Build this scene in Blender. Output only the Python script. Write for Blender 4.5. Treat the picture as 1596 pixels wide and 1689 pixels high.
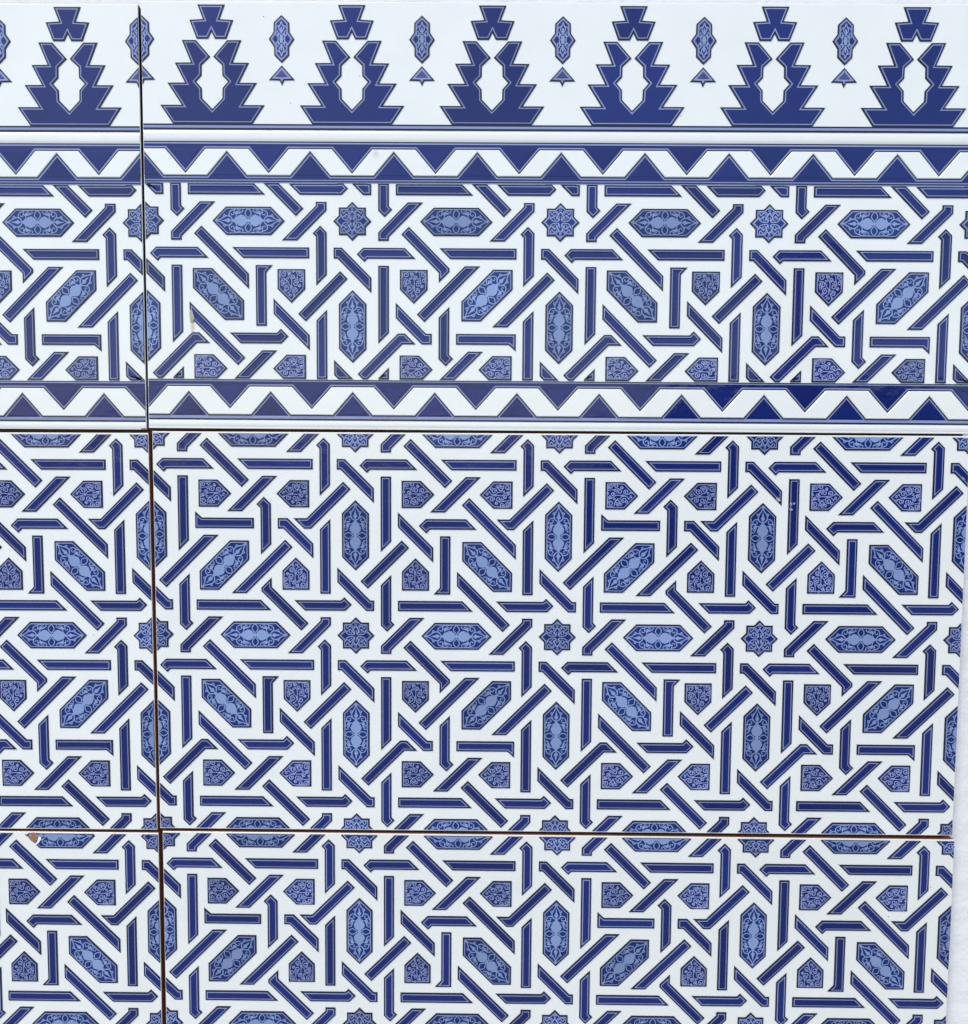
import bpy, math, random
from mathutils import Matrix, Vector

scene = bpy.context.scene
for o in list(bpy.data.objects):
    bpy.data.objects.remove(o)
random.seed(7)

# ------------------------------------------------------------------ camera
ZP = 1.36                      # height above the ground of the joint under the border tiles
S = 0.15                       # spacing of the eight-pointed stars (m)
cam_d = bpy.data.cameras.new('camera')
cam = bpy.data.objects.new('camera', cam_d)
scene.collection.objects.link(cam)
cam_d.sensor_fit = 'HORIZONTAL'
cam_d.sensor_width = 36.0
cam_d.lens = 36.0 * 1500.0 / 1596.0
cam_d.clip_start = 0.02
cam_d.clip_end = 400.0


def cam_axes(p, t, r):
    cp, sp, ct, st, cr, sr = math.cos(p), math.sin(p), math.cos(t), math.sin(t), math.cos(r), math.sin(r)
    A = Matrix(((ct, 0, -st), (0, 1, 0), (st, 0, ct)))
    B = Matrix(((1, 0, 0), (0, cp, -sp), (0, sp, cp)))
    C = Matrix(((cr, sr, 0), (-sr, cr, 0), (0, 0, 1)))
    return C @ B @ A


R = cam_axes(-0.073043, -0.007658, 0.006242)
right = Vector((R[0][0], R[0][2], R[0][1]))
up = Vector((R[1][0], R[1][2], R[1][1]))
fwd = Vector((R[2][0], R[2][2], R[2][1]))
m = Matrix.Identity(4)
for i in range(3):
    m[i][0], m[i][1], m[i][2] = right[i], up[i], -fwd[i]
m[0][3], m[1][3], m[2][3] = 0.250069, -0.669208, -0.008054 + ZP
cam.matrix_world = m
scene.camera = cam

# ------------------------------------------------------------------ light
SUN_EL, SUN_AZ = math.radians(48), math.radians(-28)      # high, from the camera's left
world = bpy.data.worlds.new('World')
scene.world = world
world.use_nodes = True
wn = world.node_tree
wn.nodes.clear()
w_out = wn.nodes.new('ShaderNodeOutputWorld')
w_bg = wn.nodes.new('ShaderNodeBackground')
w_sky = wn.nodes.new('ShaderNodeTexSky')
w_sky.sky_type = 'NISHITA'
w_sky.sun_disc = False
w_sky.sun_elevation = SUN_EL
w_sky.sun_rotation = math.pi - SUN_AZ
w_sky.air_density = 1.0
w_sky.dust_density = 1.2
w_sky.ozone_density = 1.0
w_bg.inputs['Strength'].default_value = 0.15
wn.links.new(w_sky.outputs[0], w_bg.inputs[0])
wn.links.new(w_bg.outputs[0], w_out.inputs[0])

sun_d = bpy.data.lights.new('sun', 'SUN')
sun_d.energy = 1.5
sun_d.angle = math.radians(25)
sun_d.color = (1.0, 0.94, 0.84)
sun = bpy.data.objects.new('sun', sun_d)
scene.collection.objects.link(sun)
sdir = Vector((math.sin(SUN_AZ) * math.cos(SUN_EL), -math.cos(SUN_AZ) * math.cos(SUN_EL), math.sin(SUN_EL)))
sun.rotation_euler = sdir.to_track_quat('Z', 'Y').to_euler()
sun.location = (-2, -5, 6)

vs = scene.view_settings
vs.view_transform = 'Standard'
vs.look = 'None'
vs.gamma = 1.0
vs.use_curve_mapping = False
vs.exposure = 0.40

# ------------------------------------------------------------------ materials


def new_mat(name):
    mt = bpy.data.materials.new(name)
    mt.use_nodes = True
    nt = mt.node_tree
    b = nt.nodes['Principled BSDF']
    return mt, nt, b


def glaze(name, col, rough=0.10, var=0.06, bump=0.035, bscale=70.0, spec=0.38, rnd=0.16):
    mt, nt, b = new_mat(name)
    tc = nt.nodes.new('ShaderNodeNewGeometry')
    n1 = nt.nodes.new('ShaderNodeTexNoise')
    n1.inputs['Scale'].default_value = 35.0
    n1.inputs['Detail'].default_value = 5.0
    nt.links.new(tc.outputs['Position'], n1.inputs['Vector'])
    ramp = nt.nodes.new('ShaderNodeMix')
    ramp.data_type = 'RGBA'
    ramp.inputs['A'].default_value = (*[c * (1 - var) for c in col], 1)
    ramp.inputs['B'].default_value = (*[min(1, c * (1 + var)) for c in col], 1)
    nt.links.new(n1.outputs['Fac'], ramp.inputs['Factor'])
    oi = nt.nodes.new('ShaderNodeObjectInfo')           # every piece was coloured by hand: small shifts in strength
    mr = nt.nodes.new('ShaderNodeMapRange')
    mr.inputs['To Min'].default_value = 1 - rnd; mr.inputs['To Max'].default_value = 1 + rnd
    nt.links.new(oi.outputs['Random'], mr.inputs['Value'])
    hs = nt.nodes.new('ShaderNodeHueSaturation')
    nt.links.new(mr.outputs[0], hs.inputs['Value'])
    nt.links.new(ramp.outputs['Result'], hs.inputs['Color'])
    nt.links.new(hs.outputs['Color'], b.inputs['Base Color'])
    b.inputs['Specular IOR Level'].default_value = spec
    b.inputs['Roughness'].default_value = rough
    b.inputs['IOR'].default_value = 1.5
    n2 = nt.nodes.new('ShaderNodeTexNoise')
    n2.inputs['Scale'].default_value = bscale
    n2.inputs['Detail'].default_value = 3.0
    nt.links.new(tc.outputs['Position'], n2.inputs['Vector'])
    bp = nt.nodes.new('ShaderNodeBump')
    bp.inputs['Strength'].default_value = bump
    bp.inputs['Distance'].default_value = 0.01
    nt.links.new(n2.outputs['Fac'], bp.inputs['Height'])
    nt.links.new(bp.outputs['Normal'], b.inputs['Normal'])
    return mt


def matte(name, col, rough=0.85, var=0.15, scale=60.0, bump=0.3, bscale=200.0, bdist=0.002):
    mt = glaze(name, col, rough, var, bump, bscale)
    for n in mt.node_tree.nodes:
        if n.type == 'BUMP':
            n.inputs['Distance'].default_value = bdist
    return mt


def stained(base, name, stains):
    mt = base.copy(); mt.name = name
    nt = mt.node_tree
    b = nt.nodes['Principled BSDF']
    src = b.inputs['Base Color'].links[0].from_socket
    tc = nt.nodes.new('ShaderNodeTexCoord')
    nz = nt.nodes.new('ShaderNodeTexNoise'); nz.inputs['Scale'].default_value = 700; nz.inputs['Detail'].default_value = 4
    nt.links.new(tc.outputs['Object'], nz.inputs['Vector'])
    for (u, v, ru, rv, col, k) in stains:
        mp = nt.nodes.new('ShaderNodeMapping'); mp.vector_type = 'TEXTURE'
        mp.inputs['Location'].default_value = (u * 0.15, 0, -v * 0.15)
        mp.inputs['Scale'].default_value = (ru * 0.15, 1, rv * 0.15)
        nt.links.new(tc.outputs['Object'], mp.inputs['Vector'])
        ln = nt.nodes.new('ShaderNodeVectorMath'); ln.operation = 'LENGTH'
        nt.links.new(mp.outputs[0], ln.inputs[0])
        ad = nt.nodes.new('ShaderNodeMath'); ad.operation = 'MULTIPLY_ADD'; ad.inputs[1].default_value = 1.1
        nt.links.new(nz.outputs['Fac'], ad.inputs[0]); nt.links.new(ln.outputs['Value'], ad.inputs[2])
        mr = nt.nodes.new('ShaderNodeMapRange')
        mr.inputs['From Min'].default_value = 0.6; mr.inputs['From Max'].default_value = 1.6
        mr.inputs['To Min'].default_value = k; mr.inputs['To Max'].default_value = 0
        nt.links.new(ad.outputs[0], mr.inputs['Value'])
        mx = nt.nodes.new('ShaderNodeMix'); mx.data_type = 'RGBA'
        mx.inputs['B'].default_value = (*col, 1)
        nt.links.new(mr.outputs[0], mx.inputs['Factor']); nt.links.new(src, mx.inputs['A'])
        src = mx.outputs['Result']
    nt.links.new(src, b.inputs['Base Color'])
    return mt


M_WHITE = glaze('white_glaze', (0.79, 0.82, 0.79), 0.12, 0.045, 0.035, 30.0, 0.45, 0.025)
RUST, SOOT = (0.50, 0.40, 0.22), (0.50, 0.47, 0.42)
M_WHITE_R1 = stained(M_WHITE, 'white_glaze_rust_marked', [(.2225, .508, .014, .034, RUST, .95), (2.5611, .4935, .010, .012, RUST, .8),
                                                          (1.114, -.318, .020, .036, SOOT, .5), (2.05, -.40, .06, .02, SOOT, .15)])
M_DARK = glaze('outline_glaze', (0.008, 0.016, 0.050), 0.12)
M_LAV = glaze('lavender_line_glaze', (0.25, 0.29, 0.50), 0.12)
M_BLUE = glaze('cobalt_glaze', (0.009, 0.020, 0.135), 0.08, 0.15)
M_MID = glaze('medallion_blue_glaze', (0.007, 0.026, 0.150), 0.08, 0.15)
M_PALE = glaze('pale_blue_glaze', (0.215, 0.295, 0.51), 0.12, 0.20)
M_PALEV = glaze('pale_violet_glaze', (0.28, 0.345, 0.58), 0.12, 0.16)
M_TERRA = matte('terracotta_body', (0.36, 0.155, 0.08))
M_BED = matte('adhesive_bed', (0.17, 0.080, 0.048))
M_TERRA_B = matte('joint_shade_body', (0.10, 0.042, 0.026))      # terracotta darkened for border tile sides: shade of the top joint put into colour
M_CHIP = matte('bare_terracotta', (0.33, 0.16, 0.09))
M_MOTT = glaze('mottled_violet_glaze', (0.060, 0.066, 0.22), 0.12, 0.6)
M_CHIPG = matte('glaze_chip_grey', (0.42, 0.42, 0.33), 0.5)

# ------------------------------------------------------------------ geometry helpers
U2 = lambda p: (p[0] * S, -p[1] * S)         # pattern units (y down) -> metres (z up)


def area(p):
    return 0.5 * sum(p[i][0] * p[(i + 1) % len(p)][1] - p[(i + 1) % len(p)][0] * p[i][1] for i in range(len(p)))


def clean(p, eps=1e-5):
    q = []
    for a in p:
        if not q or math.hypot(a[0] - q[-1][0], a[1] - q[-1][1]) > eps:
            q.append(a)
    while len(q) > 1 and math.hypot(q[0][0] - q[-1][0], q[0][1] - q[-1][1]) < eps:
        q.pop()
    return q


def line_x(p, d, q, e):
    k = d[0] * e[1] - d[1] * e[0]
    if abs(k) < 1e-12:
        return q
    t = ((q[0] - p[0]) * e[1] - (q[1] - p[1]) * e[0]) / k
    return (p[0] + d[0] * t, p[1] + d[1] * t)


def inset(poly, d):
    """offset a polygon inwards by d (outwards when negative)"""
    p = clean(poly)
    s = 1 if area(p) > 0 else -1
    n = len(p)
    out = []
    for i in range(n):
        a, b, c = p[i - 1], p[i], p[(i + 1) % n]
        e1 = (b[0] - a[0], b[1] - a[1]); e2 = (c[0] - b[0], c[1] - b[1])
        l1 = math.hypot(*e1); l2 = math.hypot(*e2)
        e1 = (e1[0] / l1, e1[1] / l1); e2 = (e2[0] / l2, e2[1] / l2)
        n1 = (-e1[1] * s * d, e1[0] * s * d); n2 = (-e2[1] * s * d, e2[0] * s * d)
        if abs(e1[0] * e2[1] - e1[1] * e2[0]) < 1e-4:
            out.append((b[0] + n1[0], b[1] + n1[1]))
        else:
            out.append(line_x((b[0] + n1[0], b[1] + n1[1]), e1, (b[0] + n2[0], b[1] + n2[1]), e2))
    return out


def clip(poly, box):
    """Sutherland-Hodgman against (u0, u1, v0, v1)"""
    p = poly
    for ax, lim, sg in ((0, box[0], 1), (0, box[1], -1), (1, box[2], 1), (1, box[3], -1)):
        q = []
        for i in range(len(p)):
            a, b = p[i - 1], p[i]
            da, db = sg * (a[ax] - lim), sg * (b[ax] - lim)
            if (da < 0) != (db < 0):
                t = da / (da - db)
                q.append((a[0] + (b[0] - a[0]) * t, a[1] + (b[1] - a[1]) * t))
            if db >= 0:
                q.append(b)
        p = clean(q)
        if len(p) < 3:
            return []
    return p if abs(area(p)) > 2e-6 else []


class MB:
    """collects plates (pattern units in the plane, millimetres in depth) into one mesh"""

    def __init__(self):
        self.v, self.f, self.mi, self.mats = [], [], [], []

    def slot(self, m):
        if m not in self.mats:
            self.mats.append(m)
        return self.mats.index(m)

    def ring(self, poly, mm):
        k = len(self.v)
        for p in poly:
            x, z = U2(p)
            self.v.append((x, -mm * 0.001, z))
        return list(range(k, k + len(poly)))

    def orient(self, poly):
        p = clean(poly)
        return p if area(p) < 0 else p[::-1]       # y-down negative = counter-clockwise from the front

    def plate(self, poly, m, y0, y1, slope=0.0, side=None):
        p = self.orient(poly)
        if len(p) < 3:
            return
        ms = self.slot(m); sd = self.slot(side) if side else ms
        top = self.ring(p, y1)
        bot = self.ring(inset(p, -slope) if slope else p, y0)
        n = len(p)
        self.f.append(top); self.mi.append(ms)
        for i in range(n):
            j = (i + 1) % n
            self.f.append([top[i], bot[i], bot[j], top[j]]); self.mi.append(sd)

    def face(self, poly, m, y):
        p = self.orient(poly)
        if len(p) < 3:
            return
        self.f.append(self.ring(p, y)); self.mi.append(self.slot(m))

    def groove(self, poly, m, y0, y1, d, y2):
        """a plate whose middle is d further in and at depth y2"""
        p = self.orient(poly)
        q = inset(p, d)
        ms = self.slot(m)
        n = len(p)
        a, b, c = self.ring(p, y0), self.ring(p, y1), self.ring(q, y2)
        for i in range(n):
            j = (i + 1) % n
            self.f.append([b[i], a[i], a[j], b[j]]); self.mi.append(ms)
            self.f.append([c[i], b[i], b[j], c[j]]); self.mi.append(ms)
        self.f.append(c); self.mi.append(ms)

    def mesh(self, name, origin=(0, 0)):
        ox, oz = U2(origin)
        me = bpy.data.meshes.new(name)
        me.from_pydata([(x - ox, y, z - oz) for x, y, z in self.v], [], self.f)
        for mt in self.mats:
            me.materials.append(mt)
        me.polygons.foreach_set('material_index', self.mi)
        me.update()
        return me


def link(name, me, parent=None, loc=(0, 0, 0)):
    o = bpy.data.objects.new(name, me)
    scene.collection.objects.link(o)
    o.location = loc
    if parent:
        o.parent = parent
    return o


# ------------------------------------------------------------------ strapwork of one star square
A, B, C_, G = 0.1500, 0.4425, 0.1500 * math.sqrt(2), 1 - 0.4425
W2 = 0.0252                       # half width of a strap
OFF = 0.0595                      # distance from a crossing strap at which a strap stops
OT = A * math.tan(math.radians(22.5))
FL = OFF + W2 * math.tan(math.radians(22.5))
DIRS = {'h': (1, 0), 'v': (0, 1), 'd': (1, 1), 'e': (1, -1)}
RT = {'h': 'v', 'v': 'h', 'd': 'e', 'e': 'd'}
c = C_


def rot90(bar):
    pts, s, e = bar[:3]
    return ([(1 - y, x) for x, y in pts], RT[s], RT[e]) + bar[3:]


RING = []
for bar in (([(0, c), (OT, A), (A + c, A)], 'd', 'd', .0555, OFF), ([(A + c, A), (1 - A, A)], 'd', 'v')):
    for k in range(4):
        RING.append(bar)
        bar = rot90(bar)
RING += [([(A, A), (A, OT), (A + c, -A)], 'h', 'h'),
         ([(1 - A, -A), (1 - A, -OT), (1 - c - A, A)], 'h', 'h'),
         ([(-A, A), (-OT, A), (A, A + c)], 'v', 'v'),
         ([(A, 1 - A), (OT, 1 - A), (-A, 1 - c - A)], 'v', 'v')]
h5 = 0.5
HK = 0.012
INNER = {
    'A': [([(c, 0), (h5, h5 - c)], 'e', 'e'),
          ([(1 - c - A, A), (1 - c - B, B)], 'h', 'h'),
          ([(h5 - c + HK / 2, h5 + HK / 2), (1 - c - B + HK, B), (B + c, B)], 'd', 'd', .052, OFF),
          ([(h5, h5 - c), (1 - A, 1 - A - c)], 'e', 'v'),
          ([(1, c), (1 + c - B, B), (B + c, B)], 'd', 'd', OFF, .047),
          ([(A, A + c), (B, B + c)], 'v', 'v'),
          ([(B, B), (B, 1 - A)], 'h', 'h', OFF, OFF, (-1, 0)),
          ([(1 - c, 1), (B, B + c)], 'e', 'v'),
          ([(0, 1 - c), (h5 - c, h5)], 'd', 'd')],
    'B': [([(c, 0), (h5, h5 - c)], 'e', 'e'),
          ([(1 - c - A, A), (1 - c - B, B)], 'h', 'h'),
          ([(G, B), (A, B)], 'v', 'v', OFF, OFF, (0, -1)),
          ([(h5 - HK / 2, h5 - c + HK / 2), (G, G - c + HK), (G, 1 + c - G)], 'e', 'e', .052, OFF),
          ([(G, B), (B + c, B), (1 - A, 1 - A - c)], 'v', 'v'),
          ([(1, c), (1 + c - B, B), (B + c, B)], 'd', 'd', OFF, .047),
          ([(0, 1 - c), (1 - c - B, B)], 'd', 'h'),
          ([(h5 + c, h5), (A + c, 1 - A)], 'd', 'h'),
          ([(G, 1 + c - G), (G, G + c), (1 - c, 1)], 'e', 'e')],
    'C': [([(c, 0), (G, G - c)], 'e', 'v'),
          ([(G, G), (G, A)], 'h', 'h', OFF, OFF, (1, 0)),
          ([(1, c), (h5 + c, h5)], 'd', 'd'),
          ([(G, G - c), (1 - A, 1 - A - c)], 'v', 'v'),
          ([(A, A + c), (h5, h5 + c)], 'v', 'e'),
          ([(0, 1 - c), (1 - c - G, G), (G - c, G)], 'd', 'd', OFF, .047),
          ([(G - c, G), (1 + c - G - HK, G), (h5 + c - HK / 2, h5 - HK / 2)], 'd', 'd', OFF, .052),
          ([(1 + c - G, G), (A + c, 1 - A)], 'h', 'h'),
          ([(h5, h5 + c), (1 - c, 1)], 'e', 'e')],
    'D': [([(c, 0), (B, B - c), (B, 1 - c - B)], 'e', 'e'),
          ([(1 - c - A, A), (h5 - c, h5)], 'h', 'd'),
          ([(A, A + c), (G - c, G), (B, G)], 'v', 'v'),
          ([(B, 1 - c - B), (B, B + c - HK), (h5 + HK / 2, h5 + c - HK / 2)], 'e', 'e', OFF, .052),
          ([(B, G), (1 - A, G)], 'v', 'v', OFF, OFF, (0, 1)),
          ([(1, c), (1 + c - G, G)], 'd', 'h'),
          ([(0, 1 - c), (1 - c - G, G), (G - c, G)], 'd', 'd', OFF, .047),
          ([(1 + c - G, G), (A + c, 1 - A)], 'h', 'h'),
          ([(h5, h5 + c), (1 - c, 1)], 'e', 'e')]}


def bar_poly(bar):
    pts, cs, ce = bar[:3]
    o0, o1 = (bar[3], bar[4]) if len(bar) > 3 else (OFF, OFF)
    n = len(pts)

    def cut(p, q, d, off):
        d = DIRS[d]
        l = math.hypot(*d)
        nx, ny = -d[1] / l, d[0] / l
        if nx * (q[0] - p[0]) + ny * (q[1] - p[1]) < 0:
            nx, ny = -nx, -ny
        return (p[0] + nx * off, p[1] + ny * off), d
    segs = []
    for i in range(n - 1):
        dx, dy = pts[i + 1][0] - pts[i][0], pts[i + 1][1] - pts[i][1]
        l = math.hypot(dx, dy)
        segs.append((pts[i], (dx / l, dy / l)))
    c0, d0 = cut(pts[0], pts[1], cs, o0)
    c1, d1 = cut(pts[-1], pts[-2], ce, o1)
    sides = []
    for s in (1, -1):
        ch = []
        offs = [((p[0] - d[1] * W2 * s, p[1] + d[0] * W2 * s), d) for p, d in segs]
        ch.append(line_x(offs[0][0], offs[0][1], c0, d0))
        for i in range(len(offs) - 1):
            ch.append(line_x(offs[i][0], offs[i][1], offs[i + 1][0], offs[i + 1][1]))
        ch.append(line_x(offs[-1][0], offs[-1][1], c1, d1))
        sides.append(ch)
    if len(bar) > 5:                       # a little flag at the far end, on one side
        fx, fy = bar[5]
        d = segs[-1][1]
        k = 0 if (sides[0][-1][0] - sides[1][-1][0]) * fx + (sides[0][-1][1] - sides[1][-1][1]) * fy > 0 else 1
        e = sides[k][-1]
        sides[k] = sides[k][:-1] + [(e[0] - d[0] * .033, e[1] - d[1] * .033), (e[0] + fx * .030, e[1] + fy * .030)]
    return clean(sides[0] + sides[1][::-1])


# ------------------------------------------------------------------ medallions
def smooth(pts, closed=False, k=4):
    n = len(pts)
    if n < 3:
        return pts
    out = []
    rng = range(n) if closed else range(n - 1)
    g = (lambda i: pts[i % n]) if closed else (lambda i: pts[max(0, min(n - 1, i))])
    for i in rng:
        p0, p1, p2, p3 = g(i - 1), g(i), g(i + 1), g(i + 2)
        for j in range(k):
            t = j / k
            out.append(tuple(0.5 * (2 * p1[a] + (p2[a] - p0[a]) * t + (2 * p0[a] - 5 * p1[a] + 4 * p2[a] - p3[a]) * t * t +
                                    (3 * p1[a] - p0[a] - 3 * p2[a] + p3[a]) * t ** 3) for a in (0, 1)))
    if not closed:
        out.append(pts[-1])
    return out


def ribbon(pts, w, closed=False, taper=False, k=4):
    """flat band along a smoothed line, as quads"""
    w = w * 0.80
    p = smooth(pts, closed, k)
    n = len(p)
    L, Rr = [], []
    for i in range(n):
        a = p[i - 1] if (closed or i > 0) else p[i]
        b = p[(i + 1) % n] if (closed or i < n - 1) else p[i]
        dx, dy = b[0] - a[0], b[1] - a[1]
        l = math.hypot(dx, dy) or 1
        ww = w / 2
        if taper:
            ww *= 0.35 + 0.65 * math.sin(math.pi * min(1, (i + 0.5) / n * 1.0))
        L.append((p[i][0] - dy / l * ww, p[i][1] + dx / l * ww))
        Rr.append((p[i][0] + dy / l * ww, p[i][1] - dx / l * ww))
    q = []
    for i in range(n if closed else n - 1):
        j = (i + 1) % n
        q.append([L[i], L[j], Rr[j], Rr[i]])
    return q


def spiral(cx, cy, r, a0, turns, w, hand=1, k=10):
    pts = []
    n = int(k * turns) + 2
    for i in range(n):
        t = i / (n - 1)
        a = a0 + hand * t * turns * 2 * math.pi
        rr = r * (1 - 0.72 * t)
        pts.append((cx + rr * math.cos(a), cy + rr * math.sin(a)))
    return ribbon(pts, w, k=1)


def mirror(strips, mx, my):
    out = []
    for st in strips:
        for sx in ((1, -1) if mx else (1,)):
            for sy in ((1, -1) if my else (1,)):
                out.append([[(x * sx, y * sy) for x, y in q] for q in st])
    return out


def scaled(strips, s):
    return [[[(x * s, y * s) for x, y in q] for q in st] for st in strips]


def hex_filigree():
    quarter = [
        ribbon([(285, 14), (320, 62), (375, 84), (440, 66), (500, 28), (560, 0)], 24),
        ribbon([(400, 80), (440, 112)], 22), ribbon([(440, 112), (456, 66)], 18),
        ribbon([(300, 48), (345, 92), (346, 140), (308, 178), (250, 190)], 22),
        ribbon([(250, 190), (262, 150), (262, 112), (300, 100), (314, 126)], 20),
        ribbon([(300, 180), (250, 196), (205, 214), (150, 206), (128, 214)], 20),
        ribbon([(205, 214), (165, 178), (120, 152), (92, 172), (110, 192)], 18),
        ribbon([(262, 160), (226, 118), (214, 76), (240, 40)], 20),
    ]
    fills = [
        [[(108, 138), (150, 146), (196, 172), (222, 168), (232, 130), (222, 100), (180, 118)]],
        [[(50, 208), (40, 222), (110, 222), (128, 212), (100, 200)]],
    ]
    out = mirror(quarter + fills, True, True)
    half_y = [ribbon([(0, 42), (34, 80), (56, 126), (36, 176), (0, 214)], 22)]
    out += mirror(half_y, True, True)
    lobe = [(12, 0), (40, 58), (88, 96), (132, 106), (176, 88), (228, 46), (290, 12), (290, -12), (228, -46), (176, -88),
            (132, -106), (88, -96), (40, -58)]
    arrow = [(280, 10), (336, 12), (330, 34), (352, 28), (366, 46), (384, 24), (430, 14), (492, 0), (430, -14), (384, -24),
             (366, -46), (352, -28), (330, -34), (336, -12), (280, -10)]
    tip = [(540, 0), (566, 30), (590, 8), (618, 0), (590, -8), (566, -30)]
    for f in (lobe, arrow, tip):
        out += mirror([[f]], True, False)
    disc = [(34 * math.cos(t * math.pi / 6), 34 * math.sin(t * math.pi / 6)) for t in range(12)]
    out.append([disc])
    return scaled(out, 1 / 3790.0)


def pent_filigree():
    """base at x = 0, tip to +x"""
    P = []
    sp = ((160, -290, 82, 2.2, 1), (335, -325, 84, 3.0, 1), (455, -135, 96, 2.6, 1), (670, -125, 86, 2.4, 1),
          (240, -50, 70, 0.4, -1), (600, 130, 96, 3.4, -1), (380, 200, 92, 2.4, -1), (160, 250, 96, 3.0, 1),
          (150, 40, 56, 1.0, 1), (520, -270, 50, 1.5, -1))
    for x, y, r, a0, hd in sp:
        P.append(spiral(x, y, r, a0, 1.35, 31, hd))
    P.append(ribbon([(70, 110), (200, 80), (300, 0), (380, -20), (500, -15), (620, -25), (760, -60), (860, -90), (960, -30)], 26))
    P.append(ribbon([(300, 330), (290, 240), (380, 105), (470, 90), (540, 20), (680, 20), (740, 90), (780, 130)], 24))
    P.append(ribbon([(60, -170), (150, -190), (250, -200), (330, -220), (400, -235), (440, -250)], 22))
    P.append(ribbon([(60, 330), (180, 355), (270, 340)], 26))
    P.append(ribbon([(350, 305), (400, 325), (470, 310)], 30, taper=True))
    P.append(ribbon([(740, 100), (790, 60), (850, 80)], 26, taper=True))
    P.append(ribbon([(60, -380), (200, -395), (420, -395), (560, -380)], 26))
    P.append(ribbon([(55, -360), (70, -200), (60, 0), (70, 200), (60, 380)], 22))
    P.append(ribbon([(760, -40), (800, -110), (870, -100)], 24, taper=True))
    P.append(ribbon([(480, 190), (450, 260), (400, 270)], 26, taper=True))
    for x, y, r, a0, hd in ((700, 190, 52, 1.0, 1), (300, -180, 46, 2.0, -1), (560, -10, 40, 0.5, 1), (70, -90, 44, 0.0, 1),
                            (280, 110, 46, 4.0, 1), (820, 20, 46, 2.0, -1), (500, 280, 50, 4.0, 1)):
        P.append(spiral(x, y, r, a0, 1.1, 24, hd))
    return scaled(P, 1 / 6650.0)


def star_filigree():
    quarter = [
        ribbon([(20, 85), (60, 34), (140, 30), (220, 42), (290, 96), (316, 190)], 30),
        ribbon([(0, 300), (62, 214), (86, 130), (40, 74)], 40),
        ribbon([(26, 170), (30, 110), (70, 60)], 24),
        ribbon([(300, 300), (258, 216), (214, 262), (170, 294), (120, 268), (96, 204)], 30),
        ribbon([(310, 160), (256, 118), (206, 180), (160, 210)], 30),
        ribbon([(150, 60), (110, 120), (150, 190), (196, 130), (170, 84)], 24),
        ribbon([(60, 250), (120, 320), (230, 326), (310, 318)], 26),
        ribbon([(330, 120), (400, 60), (455, 0)], 26),
    ]
    out = mirror(quarter, True, True)
    half = [ribbon([(0, 315), (30, 340), (0, 372), (-30, 340), (0, 315)], 20),
            [[(0, 460), (-70, 392), (-40, 386), (0, 420), (40, 386), (70, 392)]]]
    out += mirror(half, False, True)
    return scaled(out, 1 / 6150.0)


def lantern_filigree():
    """vertical hanging motif, y down, centre at 0"""
    q = [ribbon([(0, -330), (24, -260), (50, -210), (24, -150), (0, -130)], 26),
         ribbon([(90, -160), (60, -120), (80, -60), (110, -90), (95, -130)], 22),
         ribbon([(30, -110), (70, -40), (50, 0)], 26),
         ribbon([(0, -220), (0, -100)], 40),
         ribbon([(40, -260), (90, -220), (110, -170)], 20)]
    out = mirror(q, True, True)
    out.append([[(-26, -80), (26, -80), (36, 0), (26, 80), (-26, 80), (-36, 0)]])
    return scaled(out, 1 / 4140.0)


FIL = {'hex': hex_filigree(), 'pent': pent_filigree(), 'star': star_filigree(), 'lantern': lantern_filigree()}
HX, HF, HH = 0.1735, 0.108, 0.0663
P_HEX = [(-HX, 0), (-HF, -HH), (HF, -HH), (HX, 0), (HF, HH), (-HF, HH)]
P_PENT = [(0, -0.0665), (0.094, -0.0665), (0.160, 0), (0.094, 0.0665), (0, 0.0665)]
P_STAR = []
for k in range(8):
    r_o, r_i = 0.0915, 0.0915 * math.cos(math.pi / 4) / math.cos(math.pi / 8)
    P_STAR.append((r_o * math.cos(k * math.pi / 4), r_o * math.sin(k * math.pi / 4)))
    P_STAR.append((r_i * math.cos((k + .5) * math.pi / 4), r_i * math.sin((k + .5) * math.pi / 4)))


def place(poly, ang, cx, cy):
    ca, sa = math.cos(ang), math.sin(ang)
    return [(cx + x * ca - y * sa, cy + x * sa + y * ca) for x, y in poly]


H0, H1, H2, H3 = -0.2, 0.58, 0.64, 0.84          # millimetres proud of the white glaze
T1, T2 = 0.0070, 0.0114                           # outline and light line, in star spacings


def build_medallion(mb, poly, fil, ang, cx, cy, box, mid, pale, t1=T1, t2=T2, closed=False):
    P = place(poly, ang, cx, cy)
    if closed:
        P = clip(P, box)
        if not P:
            return False
    o, i1, i2 = clip(P, box), clip(inset(P, t1), box), clip(inset(P, t2), box)
    if not o:
        return False
    mb.plate(o, M_DARK, H0, H1, 0.0015)
    if i1:
        mb.plate(i1, M_LAV, H1 - .05, H2)
    if i2:
        mb.plate(i2, mid, H2 - .05, H3)
    y = H3 + 0.03
    if closed:
        box = (box[0], box[1], box[2], min(box[3], max(q[1] for q in P) - t1))
    for st in fil:
        y += 0.004
        for q in st:
            qq = clip(place(q, ang, cx, cy), box)
            if qq:
                mb.face(qq, pale, y)
    return True


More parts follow.
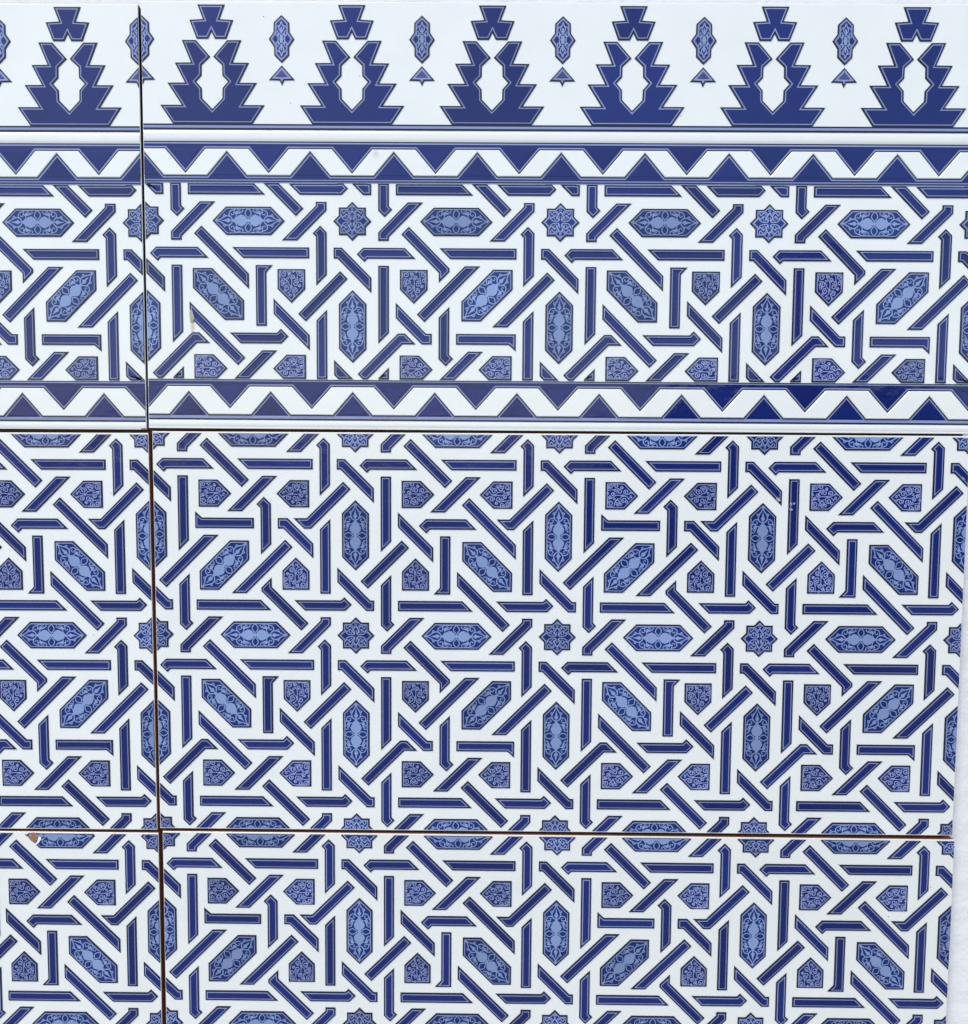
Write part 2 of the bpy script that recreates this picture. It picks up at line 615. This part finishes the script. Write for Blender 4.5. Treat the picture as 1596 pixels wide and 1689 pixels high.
def build_bar(mb, poly, box, closed):
    if closed:
        P = clip(poly, box)
        if not P or abs(area(P)) < 7e-4:
            return False
        o, i1, i2 = P, inset(P, T1), inset(P, T2)
        if area(i1) * area(P) < 0:
            i1 = []
        if not i1 or area(i2) * area(P) < 0 or abs(area(i2)) > abs(area(i1)):
            i2 = []
    else:
        o, i1, i2 = clip(poly, box), clip(inset(poly, T1), box), clip(inset(poly, T2), box)
        if not o:
            return False
    mb.plate(o, M_DARK, H0, H1, 0.0015)
    if i1:
        mb.plate(i1, M_LAV, H1 - .05, H2)
    if i2 and abs(area(i2)) > 1e-5:
        g = inset(i2, 0.0055)
        whole = len(clip(poly, box)) == len(poly)
        if whole and area(g) * area(i2) > 0:
            mb.groove(i2, M_BLUE, H2 - .05, H3, 0.0055, H3 - 0.15)
        else:
            mb.plate(i2, M_BLUE, H2 - .05, H3)
    return True


# ------------------------------------------------------------------ setting
def struct(name, mb_verts, faces, mats, mi=None):
    me = bpy.data.meshes.new(name)
    me.from_pydata(mb_verts, [], faces)
    for mt in mats:
        me.materials.append(mt)
    if mi:
        me.polygons.foreach_set('material_index', mi)
    o = link(name, me)
    o['kind'] = 'structure'
    return o


def box_vf(x0, x1, y0, y1, z0, z1):
    v = [(x0, y0, z0), (x1, y0, z0), (x1, y1, z0), (x0, y1, z0), (x0, y0, z1), (x1, y0, z1), (x1, y1, z1), (x0, y1, z1)]
    f = [(0, 1, 5, 4), (1, 2, 6, 5), (2, 3, 7, 6), (3, 0, 4, 7), (4, 5, 6, 7), (3, 2, 1, 0)]
    return v, f


# white painted wall: lumpy roughcast with faint courses
mt, nt, bs = new_mat('white_roughcast')
geo = nt.nodes.new('ShaderNodeNewGeometry')
n1 = nt.nodes.new('ShaderNodeTexNoise'); n1.inputs['Scale'].default_value = 170; n1.inputs['Detail'].default_value = 6
n2 = nt.nodes.new('ShaderNodeTexNoise'); n2.inputs['Scale'].default_value = 26; n2.inputs['Detail'].default_value = 3
wv = nt.nodes.new('ShaderNodeTexWave'); wv.bands_direction = 'Z'; wv.inputs['Scale'].default_value = 14
wv.inputs['Distortion'].default_value = 3.0; wv.inputs['Detail'].default_value = 3; wv.inputs['Detail Scale'].default_value = 2
for n in (n1, n2, wv):
    nt.links.new(geo.outputs['Position'], n.inputs['Vector'])
a1 = nt.nodes.new('ShaderNodeMath'); a1.operation = 'MULTIPLY_ADD'; a1.inputs[1].default_value = 0.5
a2 = nt.nodes.new('ShaderNodeMath'); a2.operation = 'MULTIPLY_ADD'; a2.inputs[1].default_value = 0.35
nt.links.new(n2.outputs['Fac'], a1.inputs[0]); nt.links.new(n1.outputs['Fac'], a1.inputs[2])
nt.links.new(wv.outputs['Fac'], a2.inputs[0]); nt.links.new(a1.outputs[0], a2.inputs[2])
bp = nt.nodes.new('ShaderNodeBump'); bp.inputs['Strength'].default_value = 0.26; bp.inputs['Distance'].default_value = 0.003
nt.links.new(a2.outputs[0], bp.inputs['Height']); nt.links.new(bp.outputs['Normal'], bs.inputs['Normal'])
mx = nt.nodes.new('ShaderNodeMix'); mx.data_type = 'RGBA'
mx.inputs['A'].default_value = (0.79, 0.82, 0.845, 1); mx.inputs['B'].default_value = (0.84, 0.865, 0.885, 1)
nt.links.new(n2.outputs['Fac'], mx.inputs['Factor']); nt.links.new(mx.outputs['Result'], bs.inputs['Base Color'])
bs.inputs['Roughness'].default_value = 0.8
M_WALL = mt
TH = 0.0095                    # tile thickness
v, f = box_vf(-1.6, 1.9, TH + 0.002, 0.2, -0.05, 2.3)
struct('wall', v, f, [M_WALL])
M_GROUND = matte('pale_paving', (0.30, 0.30, 0.30), 0.8, 0.12, 20, 0.4, 60, 0.004)
struct('ground', [(-150, -150, 0), (150, -150, 0), (150, 150, 0), (-150, 150, 0)], [(0, 1, 2, 3)], [M_GROUND])

# ------------------------------------------------------------------ tile panel
panel = bpy.data.objects.new('tile_panel', None)
scene.collection.objects.link(panel)
panel.location = (0, TH + 0.002, ZP)
panel.empty_display_size = 0.1
panel['label'] = 'blue and white glazed tile panel with interlaced strap pattern set on white wall'
panel['category'] = 'tile panel'
PY = -(TH + 0.002)            # tiles' front faces lie at y = 0 in the world

v, f = box_vf(-0.6, 0.598, -0.0035, 0.001, -0.60, 0.298)
me = bpy.data.meshes.new('adhesive_bed'); me.from_pydata(v, [], f); me.materials.append(M_BED)
link('adhesive_bed', me, panel)

BEV = 0.00055


def tile_body(u0, u1, v0, v1, mats=(M_WHITE, M_TERRA)):
    x0, x1, z0, z1 = u0 * S, u1 * S, -v1 * S, -v0 * S
    rings = []
    for a in range(5):
        t = a / 4 * math.pi / 2
        rings.append((BEV * (1 - math.sin(t)), BEV * (1 - math.cos(t))))
    rings.append((0.00004, 0.00060))
    rings.append((0.00012, 0.0007))
    rings.append((0.0006, TH))
    V, F, MI, SM = [], [], [], []
    for ins, dep in rings:
        V += [(x0 + ins, dep, z0 + ins), (x1 - ins, dep, z0 + ins), (x1 - ins, dep, z1 - ins), (x0 + ins, dep, z1 - ins)]
    F.append((0, 1, 2, 3)); MI.append(0); SM.append(False)
    for r in range(len(rings) - 1):
        for i in range(4):
            j = (i + 1) % 4
            F.append((r * 4 + i, (r + 1) * 4 + i, (r + 1) * 4 + j, r * 4 + j))
            MI.append(0 if r < 5 else 1); SM.append(False)
    k = (len(rings) - 1) * 4
    F.append((k + 3, k + 2, k + 1, k)); MI.append(1); SM.append(False)
    me = bpy.data.meshes.new('tile')
    me.from_pydata(V, [], F)
    for mt in mats:
        me.materials.append(mt)
    me.polygons.foreach_set('material_index', MI)
    return me


CACHE = {}
RIM = 0.0085


def cell_type(i, j, border):
    jj = (j + 1) if border else j
    return 'BA'[i % 2] if jj % 2 == 0 else 'CD'[i % 2]


def inside(poly, box):
    return all(box[0] <= p[0] <= box[1] and box[2] <= p[1] <= box[3] for p in poly)


def outside(poly, box):
    return (max(p[0] for p in poly) <= box[0] or min(p[0] for p in poly) >= box[1] or
            max(p[1] for p in poly) <= box[2] or min(p[1] for p in poly) >= box[3])


def fill_pattern(tile, du, ir, jr, box, border, view):
    """strapwork of a tile; pieces wholly out of the picture go into one joined part"""
    rest = MB()
    for j in range(*jr):
        for i in range(*ir):
            ty = cell_type(i, j, border)
            items = []
            for n, b in enumerate(RING):
                items.append(('bar', ('R', n), bar_poly(b), len(b[0]) > 2 or len(b) > 5))
            for n, b in enumerate(INNER[ty]):
                items.append(('bar', (ty, n), bar_poly(b), len(b[0]) > 2 or len(b) > 5))
            meds = [('hex', 0, .5, 0), ('hex', 90, 0, .5), ('star', 0, 0, 0),
                    {'A': ('hex', 45, .65, .652), 'B': ('hex', -45, .35, .652), 'C': ('hex', 45, .35, .348),
                     'D': ('hex', -45, .65, .348)}[ty]]
            E_, K_ = 0.228, 0.296
            meds += {'A': [('pent', 0, E_, K_), ('pent', 180, 1 - E_, K_), ('pent', -90, K_, 1 - E_)],
                     'B': [('pent', 0, E_, K_), ('pent', 180, 1 - E_, K_), ('pent', -90, 1 - K_, 1 - E_)],
                     'C': [('pent', 90, 1 - K_, E_), ('pent', 0, E_, 1 - K_), ('pent', 180, 1 - E_, 1 - K_)],
                     'D': [('pent', 90, K_, E_), ('pent', 0, E_, 1 - K_), ('pent', 180, 1 - E_, 1 - K_)]}[ty]
            for kind, ang, x, y in meds:
                items.append((kind, (kind, ang), place({'hex': P_HEX, 'pent': P_PENT, 'star': P_STAR}[kind],
                                                       math.radians(ang), x, y), (math.radians(ang), x, y)))
            for kind, key, poly, ex in items:
                pw = [(x + i, y + j) for x, y in poly]
                if outside(pw, box):
                    continue
                whole = inside(pw, box)
                off = outside(pw, view)
                nm = {'bar': 'bent_strap_bar' if ex else 'strap_bar', 'hex': 'hexagon_medallion',
                      'pent': 'pentagon_medallion', 'star': 'star_medallion'}[kind]

                def make(mb, pl, bx, di, dj):
                    if kind == 'bar':
                        return build_bar(mb, pl, bx, border)
                    an, x, y = ex
                    pp = {'hex': P_HEX, 'pent': P_PENT, 'star': P_STAR}[kind]
                    pale = M_PALE if kind == 'hex' else M_PALEV
                    return build_medallion(mb, pp, FIL[kind], an, x + di, y + dj, bx, M_BLUE if kind == 'pent' else M_MID, pale, closed=border)
                if off:
                    m0 = MB()
                    pw2 = [(x + du, y) for x, y in pw]
                    bx = (box[0] + du, box[1] + du, box[2], box[3])
                    make(rest, pw2, bx, i + du, j)
                    continue
                if whole:
                    ck = (key, ex if kind != 'bar' else None)
                    cx = sum(p[0] for p in poly) / len(poly); cy = sum(p[1] for p in poly) / len(poly)
                    if ck not in CACHE:
                        mb = MB()
                        make(mb, poly, (-9, 9, -9, 9), 0, 0)
                        CACHE[ck] = mb.mesh(nm, (cx, cy))
                    me = CACHE[ck]
                    x, z = U2((cx + i + du, cy + j))
                else:
                    mb = MB()
                    if not make(mb, pw, box, i, j):
                        continue
                    q = clip(pw, box)
                    cx = sum(p[0] for p in q) / len(q); cy = sum(p[1] for p in q) / len(q)
                    me = mb.mesh(nm, (cx, cy))
                    x, z = U2((cx + du, cy))
                link(nm, me, tile, (x, 0, z))
    if rest.f:
        o = link('strapwork', rest.mesh('strapwork'), tile)
        o['kind'] = 'stuff'


# ---- the border tile's own pieces
def sym(half):
    """mirror a half outline about x = 0"""
    return half + [(-x, y) for x, y in half[::-1] if abs(x) > 1e-6]


TREE_CAP = [(-.064, -1.0015), (.064, -1.0015), (.0388, -.935), (.1030, -.931), (.0705, -.8465), (.0165, -.8465), (0, -.879),
            (-.0165, -.8465), (-.0705, -.8465), (-.1030, -.931), (-.0388, -.935)]
hb = [(.0745, -.8385), (.0080, -.7636), (.0490, -.7255), (.0500, -.677), (.0770, -.649), (.0500, -.618), (.0490, -.5715),
      (0, -.521)]
outer = [(.189, -.453), (.248, -.540), (.1455, -.5400), (.2120, -.6425), (.1285, -.6430), (.1755, -.735), (.0985, -.736),
         (.1405, -.839)]
TREE_BODY = [(-x, y) for x, y in hb] + [p for p in hb[::-1]][1:] + outer[::-1] + [(-x, y) for x, y in outer]
LANTERN = [(0, -.1095), (.0365, -.0755), (.0375, -.0320), (.0600, 0), (.0355, .0355), (.0350, .0740), (0, .1085),
           (-.0350, .0740), (-.0355, .0355), (-.0600, 0), (-.0375, -.0320), (-.0365, -.0755)]
ARROW = [(0, -.7235), (.0600, -.6575), (.0105, -.6560), (0, -.6335), (-.0105, -.6560), (-.0600, -.6575)]


def stacked(tile, name, poly, box, du, mats, t1=T1, t2=T2 + .0008, h=(H0, H1, H2, H3)):
    if outside(poly, box):
        return None
    mb = MB()
    o, i1, i2 = clip(poly, box), clip(inset(poly, t1), box), clip(inset(poly, t2), box)
    if not o:
        return None
    mb.plate(o, mats[0], h[0], h[1], 0.0015)
    if i1:
        mb.plate(i1, mats[1], h[1] - .05, h[2])
    if i2:
        mb.plate(i2, mats[2], h[2] - .05, h[3])
    cx = sum(p[0] for p in o) / len(o); cy = sum(p[1] for p in o) / len(o)
    x, z = U2((cx + du, cy))
    return link(name, mb.mesh(name, (cx, cy)), tile, (x, 0, z))


def strip(tile, name, v0, v1, mat, box, du, h0, h1):
    mb = MB()
    q = clip([(box[0] - 1, v0), (box[1] + 1, v0), (box[1] + 1, v1), (box[0] - 1, v1)], (box[0], box[1], -9, 9))
    mb.plate([(x + du, y) for x, y in q], mat, h0, h1)
    return link(name, mb.mesh(name), tile)


def moulding(tile, v0, v1, box, du, hgt, name='moulding', flat=0.0):
    """half-round white rail"""
    n = 10
    V, F = [], []
    for e in (box[0] + du, box[1] + du):
        for i in range(n + 1):
            t = i / n
            vv = v0 + (v1 - v0) * t
            h = hgt * (max(0.0, 1 - abs(2 * t - 1) ** 2.6)) - 0.05
            V.append((e * S, -h * 0.001, -vv * S))
    for i in range(n):
        F.append((i, i + 1, n + 2 + i, n + 1 + i))
    me = bpy.data.meshes.new(name)
    me.from_pydata(V, [], F)
    me.polygons.foreach_set('use_smooth', [True] * len(F))
    me.materials.append(M_WHITE)
    return link(name, me, tile)


def zigzag(tile, vt, vb, va_d, va_u, first_down, box, du, lines):
    """white zigzag strip between blue triangles"""
    hw = 0.0967
    top, bot = [], []
    for k in range(-2, 13):
        d = first_down + 0.4 * k
        u = d + 0.2
        top += [(d - hw, vt), (d, va_d), (d + hw, vt)]
        bot += [(u - hw, vb), (u, va_u), (u + hw, vb)]
    Wp = top + bot[::-1]
    mb = MB()
    b2 = (box[0], box[1], -9, 9)
    sh = lambda P: [(x + du, y) for x, y in P]
    (l0, l1) = lines
    q = clip([(-3, l0), (7, l0), (7, l1), (-3, l1)], b2)
    mb.plate(sh(q), M_BLUE, H0, .20)
    for off, mt, hh in ((-.0118, M_LAV, .26), (-.0058, M_DARK, .32)):
        q = clip(inset(Wp, off), b2)
        mb.plate(sh(q), mt, .15, hh)
    o = link('zigzag_band', mb.mesh('zigzag_band'), tile)
    mb = MB()
    q0, q1, q2 = clip(Wp, b2), clip(inset(Wp, .0018), b2), clip(inset(Wp, .0038), b2)
    P0, P1, P2 = [mb.orient(sh(x)) for x in (q0, q1, q2)]
    if len(P0) == len(P1) == len(P2):
        s0 = mb.slot(M_WHITE)
        rings = [mb.ring(P0, .25), mb.ring(P0, .36), mb.ring(P1, .72), mb.ring(P2, .90)]
        n = len(P0)
        for a, b in zip(rings, rings[1:]):
            for i in range(n):
                j = (i + 1) % n
                mb.f.append([b[i], a[i], a[j], b[j]]); mb.mi.append(s0)
        mb.f.append(rings[-1]); mb.mi.append(s0)
    else:
        mb.plate(P0, M_WHITE, .25, .6)
    zs = mb.mesh('zigzag_strip')
    if tile is OBJ.get('R1'):
        zs.materials[0] = M_WHITE_R1
    link('zigzag_strip', zs, tile)
    # the blue triangles in its bays
    g = .0150
    for k in range(-1, 12):
        d = first_down + 0.4 * k
        u = d + 0.2
        for tri in ([(d - hw, vt), (d + hw, vt), (d, va_d)], [(u - hw, vb), (u, va_u), (u + hw, vb)]):
            P = inset(tri, g)
            P = [(x, (y - .012 if tri[0][1] == vt and y < (vt + va_d) / 2 else y + (.012 if tri[0][1] == vb and y > (vb + va_u) / 2 else 0))) for x, y in P]
            if outside(P, b2):
                continue
            q = clip(P, b2)
            if not q:
                continue
            m3 = MB()
            m3.plate(q, M_BLUE, .15, .40, 0.001)
            cx = sum(p[0] for p in q) / len(q); cy = sum(p[1] for p in q) / len(q)
            x, z = U2((cx + du, cy))
            link('triangle', m3.mesh('triangle', (cx, cy)), tile, (x, 0, z))


def border_top(tile, box, du, view_u0):
    vb = (max(box[0], view_u0), box[1])
    for k in range(6):
        cx = (k + .5) * 4 / 6
        if cx + .3 < view_u0 or cx - .3 > box[1]:
            continue
        stacked(tile, 'stepped_tree_motif', [(x + cx, y) for x, y in TREE_BODY], box, du, (M_DARK, M_LAV, M_BLUE))
        stacked(tile, 'tree_cap_motif', [(x + cx, y) for x, y in TREE_CAP], box, du, (M_DARK, M_LAV, M_BLUE))
    for k in range(7):
        cx = k * 4 / 6
        if cx + .1 < view_u0:
            continue
        mb = MB()
        if build_medallion(mb, LANTERN, FIL['lantern'], 0, cx, -.845, box, M_MID, M_PALEV, T1 * .9, T2 * 1.25):
            link('lantern_motif', mb.mesh('lantern_motif', (cx, -.845)), tile, ((cx + du) * S, 0, .845 * S))
        o = stacked(tile, 'arrow_motif', [(x + cx, y) for x, y in ARROW], box, du, (M_DARK, M_LAV, M_MOTT), T1 * .8, T2 * 1.25)
    for v0, v1, mt, h1 in ((-.4532, -.4460, M_DARK, .42), (-.4460, -.4345, M_LAV, .36), (-.4345, -.4262, M_DARK, .42),
                           (-.3725, -.3668, M_DARK, .42), (-.3668, -.3604, M_LAV, .36),
                           (-.1937, -.1882, M_LAV, .36), (-.1882, -.1822, M_DARK, .42), (-.1822, -.1788, M_LAV, .34),
                           (.7570, .7618, M_DARK, .42), (.7618, .7672, M_LAV, .36),
                           (.9330, .9465, M_LAV, .18), (.9465, .9537, M_DARK, .42)):
        strip(tile, 'band_line', v0, v1, mt, box, du, H0, h1)
    moulding(tile, -.4250, -.3735, box, du, 0.65)
    moulding(tile, .9550, .9880, box, du, 0.42)
    zigzag(tile, -.3366, -.2132, -.2230, -.3260, .2, box, du, (-.3604, -.1937))
    zigzag(tile, .7925, .9278, .8997, .8163, 0.0, box, du, (.7672, .9330))


# name, pivot (x, y down), rotation, tile's u range in its own units, v range, label, picture's part of it (u0, u1, v0, v1)
TILES = [
    ('R1', (-.00135, -.15274), .00117, False, True, (0, 4.2, -1.1, 1.1), 'border tile with six stepped blue trees along its top'),
    ('L1', (-.00387, -.15072), -.00029, True, True, (3.12, 4.2, -1.1, 1.1), 'border tile with a single whole stepped tree left of the vertical joint'),
    ('R2', (0, 0), 0, False, False, (0, 4.2, -1, 2.1), 'whole strapwork tile in the middle row right of the vertical joint'),
    ('L2', (-.00284, .00134), -.00228, True, False, (3.12, 4.2, -1, 2.1), 'strapwork tile in the middle row cut by the left edge'),
    ('R3', (.00192, .30338), .00131, False, False, (0, 4.2, -1, 1.03), 'strapwork tile in the bottom row right of the vertical joint'),
    ('L3', (-.00027, .30569), .00100, True, False, (3.12, 4.2, -1, 1.03), 'strapwork tile in the bottom row with a chipped top edge'),
]
OBJ = {}
for key, (dx, dy), ang, left, border, view, lab in TILES:
    du = -4.0 if left else 0.0
    ue = {'L1': 4.004, 'L2': 4.004, 'L3': 3.996}.get(key, 3.998)
    us = {'R1': -.002, 'R2': .004, 'R3': .003}.get(key, 0.004)
    v0, v1 = (-1.018, .992 if left else .9975) if border else ({'R3': -.011, 'L3': -.017}.get(key, -.006), 1.996)
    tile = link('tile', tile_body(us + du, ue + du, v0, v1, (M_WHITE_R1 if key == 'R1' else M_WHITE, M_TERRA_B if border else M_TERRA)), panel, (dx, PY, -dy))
    tile.rotation_euler = (0, ang, 0)
    tile['label'] = lab
    OBJ[key] = tile
    pb = (us + .0048, ue - .0048, v0 + RIM, v1 - RIM)
    if border:
        border_top(tile, (us + .004, ue - .004, -1.05, 1.05), du, -9)
        fill_pattern(tile, du, (-1, 5), (-1, 2), (us + .0048, ue - .0048, -.1769, .7525), True, view)
    else:
        fill_pattern(tile, du, (-1, 5), (-1, 3), pb, False, view)


# ------------------------------------------------------------------ wear
def blob(cx, cy, rx, ry, n=11, jit=.25, seed=1, ang=0.0):
    r = random.Random(seed)
    p = []
    for k in range(n):
        a = 2 * math.pi * k / n
        s = 1 + r.uniform(-jit, jit)
        x, y = rx * s * math.cos(a), ry * s * math.sin(a)
        p.append((cx + x * math.cos(ang) - y * math.sin(ang), cy + x * math.sin(ang) + y * math.cos(ang)))
    return p


def chip(key, name, poly, mat, h):
    left = key[0] == 'L'
    du = -4.0 if left else 0.0
    mb = MB()
    cx = sum(p[0] for p in poly) / len(poly); cy = sum(p[1] for p in poly) / len(poly)
    mb.plate(poly, mat, H0, h, 0.001)
    x, z = U2((cx + du, cy))
    return link(name, mb.mesh(name, (cx, cy)), OBJ[key], (x, 0, z))


chip('L3', 'glaze_chip', [(3.341, -.012), (3.380, -.012), (3.387, .002), (3.381, .020), (3.366, .036), (3.351, .028), (3.337, .010)], M_CHIP, .92)
chip('L3', 'glaze_chip', [(3.386, -.004), (3.404, .000), (3.402, .020), (3.388, .040), (3.372, .052), (3.366, .045), (3.380, .034), (3.386, .022), (3.390, .004)], M_WHITE, .92)
chip('L3', 'glaze_chip', blob(3.324, .001, .007, .004, 7, .3, 3, .5), M_BED, .1)
chip('R1', 'glaze_chip', [(.211, .425), (.222, .428), (.229, .446), (.232, .464), (.224, .484), (.211, .482), (.209, .450)], M_CHIPG, .92)
chip('R1', 'glaze_chip', blob(.233, .448, .004, .013, 8, .3, 5, -.4), M_DARK, .94)
chip('R2', 'glaze_chip', blob(3.136, .330, .008, .006, 8, .3, 8, .6), M_PALEV, .92)
chip('R2', 'glaze_chip', blob(3.151, .328, .006, .005, 8, .3, 9, -.6), M_PALEV, .92)
chip('R2', 'glaze_chip', blob(3.138, .357, .008, .006, 8, .3, 10), M_PALEV, .92)
chip('R2', 'glaze_chip', blob(3.073, .308, .013, .006, 9, .3, 11, .75), M_CHIPG, .92)
chip('R2', 'glaze_chip', blob(3.968, .200, .012, .006, 8, .3, 12, .75), M_PALE, .92)
chip('L1', 'glaze_chip', [(3.976, .986), (3.996, .984), (4.002, .986), (4.002, .991), (3.978, .991)], M_TERRA, .45)
rs = random.Random(5)
for key, (ua, ub, va, vb) in (('R1', (.1, 3.9, -.95, -.45)), ('R2', (.1, 3.9, .1, 1.9)), ('R3', (.1, 3.9, .1, .95)), ('L2', (3.3, 3.95, .1, 1.9))):
    for q in range(9):
        r = rs.uniform(.0016, .0034)
        chip(key, 'glaze_speck', blob(rs.uniform(ua, ub), rs.uniform(va, vb), r, r * rs.uniform(.5, 1), 7, .3, q), M_TERRA if q % 3 else M_DARK, .03)

# ------------------------------------------------------------------ the person out of view, put in so the glaze mirrors a dark shape
M_JACKET = matte('navy_cloth', (0.012, 0.013, 0.02), 0.9, 0.2, 60, 0.4, 300)
M_TROUSER = matte('pale_cotton', (0.50, 0.50, 0.48), 0.9, 0.1, 60, 0.4, 300)
M_SKIN = matte('skin', (0.42, 0.25, 0.17), 0.55, 0.08, 60, 0.1, 300)
M_HAIR = matte('dark_hair', (0.012, 0.010, 0.009), 0.6, 0.2, 60, 0.4, 300)
M_SHOE = matte('shoe_leather', (0.05, 0.04, 0.035), 0.5, 0.2, 60, 0.2, 300)


def skin_mesh(name, pts, edges, mat, parent, root=0, sub=2):
    me = bpy.data.meshes.new(name)
    me.from_pydata([p[0] for p in pts], edges, [])
    me.materials.append(mat)
    o = link(name, me, parent)
    o.modifiers.new('skin', 'SKIN').use_smooth_shade = True
    for k, p in enumerate(pts):
        r = p[1]
        me.skin_vertices[0].data[k].radius = r if isinstance(r, tuple) else (r, r)
        me.skin_vertices[0].data[k].use_root = (k == root)
    sd = o.modifiers.new('subdivision', 'SUBSURF')
    sd.levels = sub; sd.render_levels = sub
    return o


added_person = bpy.data.objects.new('added_person', None)
scene.collection.objects.link(added_person)
added_person.location = (0.80, -0.97, 0)
added_person.rotation_euler = (0, 0, math.radians(6))
added_person['label'] = 'person in dark jacket and pale trousers facing the tiles, put in out of view for its dark reflection'
added_person['category'] = 'added_person'
P, E = [], []


def add(p, r, to=None):
    P.append((p, r))
    if to is not None:
        E.append((to, len(P) - 1))
    return len(P) - 1


pel = add((0, 0, .94), (.15, .11))
ab = add((0, 0, 1.10), (.135, .10), pel); ch = add((0, .005, 1.30), (.165, .115), ab)
nb = add((0, 0, 1.44), (.075, .07), ch); nk = add((0, .012, 1.50), .052, nb)
jw = add((0, .030, 1.555), (.064, .074), nk); hd = add((0, .018, 1.63), (.074, .092), jw); tp = add((0, .006, 1.70), (.055, .066), hd)
nose = add((0, .118, 1.605), .011, hd)
for sx in (-1, 1):
    ear = add((sx * .078, .005, 1.605), (.012, .022), hd)
    hip = add((sx * .09, 0, .86), .088, pel); kn = add((sx * .10, .02, .48), .058, hip)
    an = add((sx * .10, -.01, .09), .040, kn); toe = add((sx * .11, .14, .035), (.036, .028), an)
    sh = add((sx * .175, 0, 1.40), .062, ch); el = add((sx * .37, .0, 1.20), .043, sh)
    wr = add((sx * .13, .20, 1.16), .028, el); pa = add((sx * .085, .265, 1.175), (.032, .020), wr)
    for q in range(4):
        fx = sx * (.060 - .002 * q); fz = 1.205 - .021 * q
        k1 = add((fx, .315, fz), .0095, pa)
        k2 = add((fx - sx * .020, .335 - .003 * abs(q - 1), fz + .004), .0088, k1)
        add((fx - sx * .038, .325 - .004 * abs(q - 1), fz + .004), .0080, k2)
    t1 = add((sx * .075, .275, 1.222), .0105, pa); add((sx * .052, .300, 1.240), .0092, t1)
skin_mesh('body', P, E, M_SKIN, added_person)
# jacket, trousers, shoes, hair
P, E = [], []
a0 = add((0, 0, .98), (.190, .150)); a1 = add((0, 0, 1.12), (.180, .138), a0); a2 = add((0, .004, 1.30), (.200, .145), a1)
a3 = add((0, 0, 1.44), (.105, .095), a2); a4 = add((0, .006, 1.49), (.070, .068), a3)
for sx in (-1, 1):
    b = add((sx * .19, 0, 1.40), .082, a2); b2 = add((sx * .38, .0, 1.20), .074, b); add((sx * .145, .18, 1.158), .046, b2)
skin_mesh('jacket', P, E, M_JACKET, added_person)
P, E = [], []
a0 = add((0, 0, 1.02), (.160, .122))
for sx in (-1, 1):
    b = add((sx * .092, 0, .83), .105, a0); b2 = add((sx * .103, .02, .48), .082, b); add((sx * .103, -.005, .10), .070, b2)
skin_mesh('trousers', P, E, M_TROUSER, added_person)
for sx in (-1, 1):
    P, E = [], []
    a0 = add((sx * .10, -.03, .05), (.046, .046)); b = add((sx * .105, .06, .045), (.048, .040), a0); add((sx * .112, .165, .032), (.040, .028), b)
    skin_mesh('shoe', P, E, M_SHOE, added_person)
P, E = [], []
a0 = add((0, -.035, 1.56), (.082, .060)); b = add((0, -.020, 1.65), (.092, .088), a0); add((0, .005, 1.715), (.072, .080), b)
skin_mesh('hair', P, E, M_HAIR, added_person)
for sx in (-1, 1):
    P, E = [], []
    a0 = add((sx * .030, .098, 1.628), .012); add((sx * .033, .099, 1.628), .012, a0)
    skin_mesh('eye', P, E, M_HAIR, added_person)

bpy.context.view_layer.update()
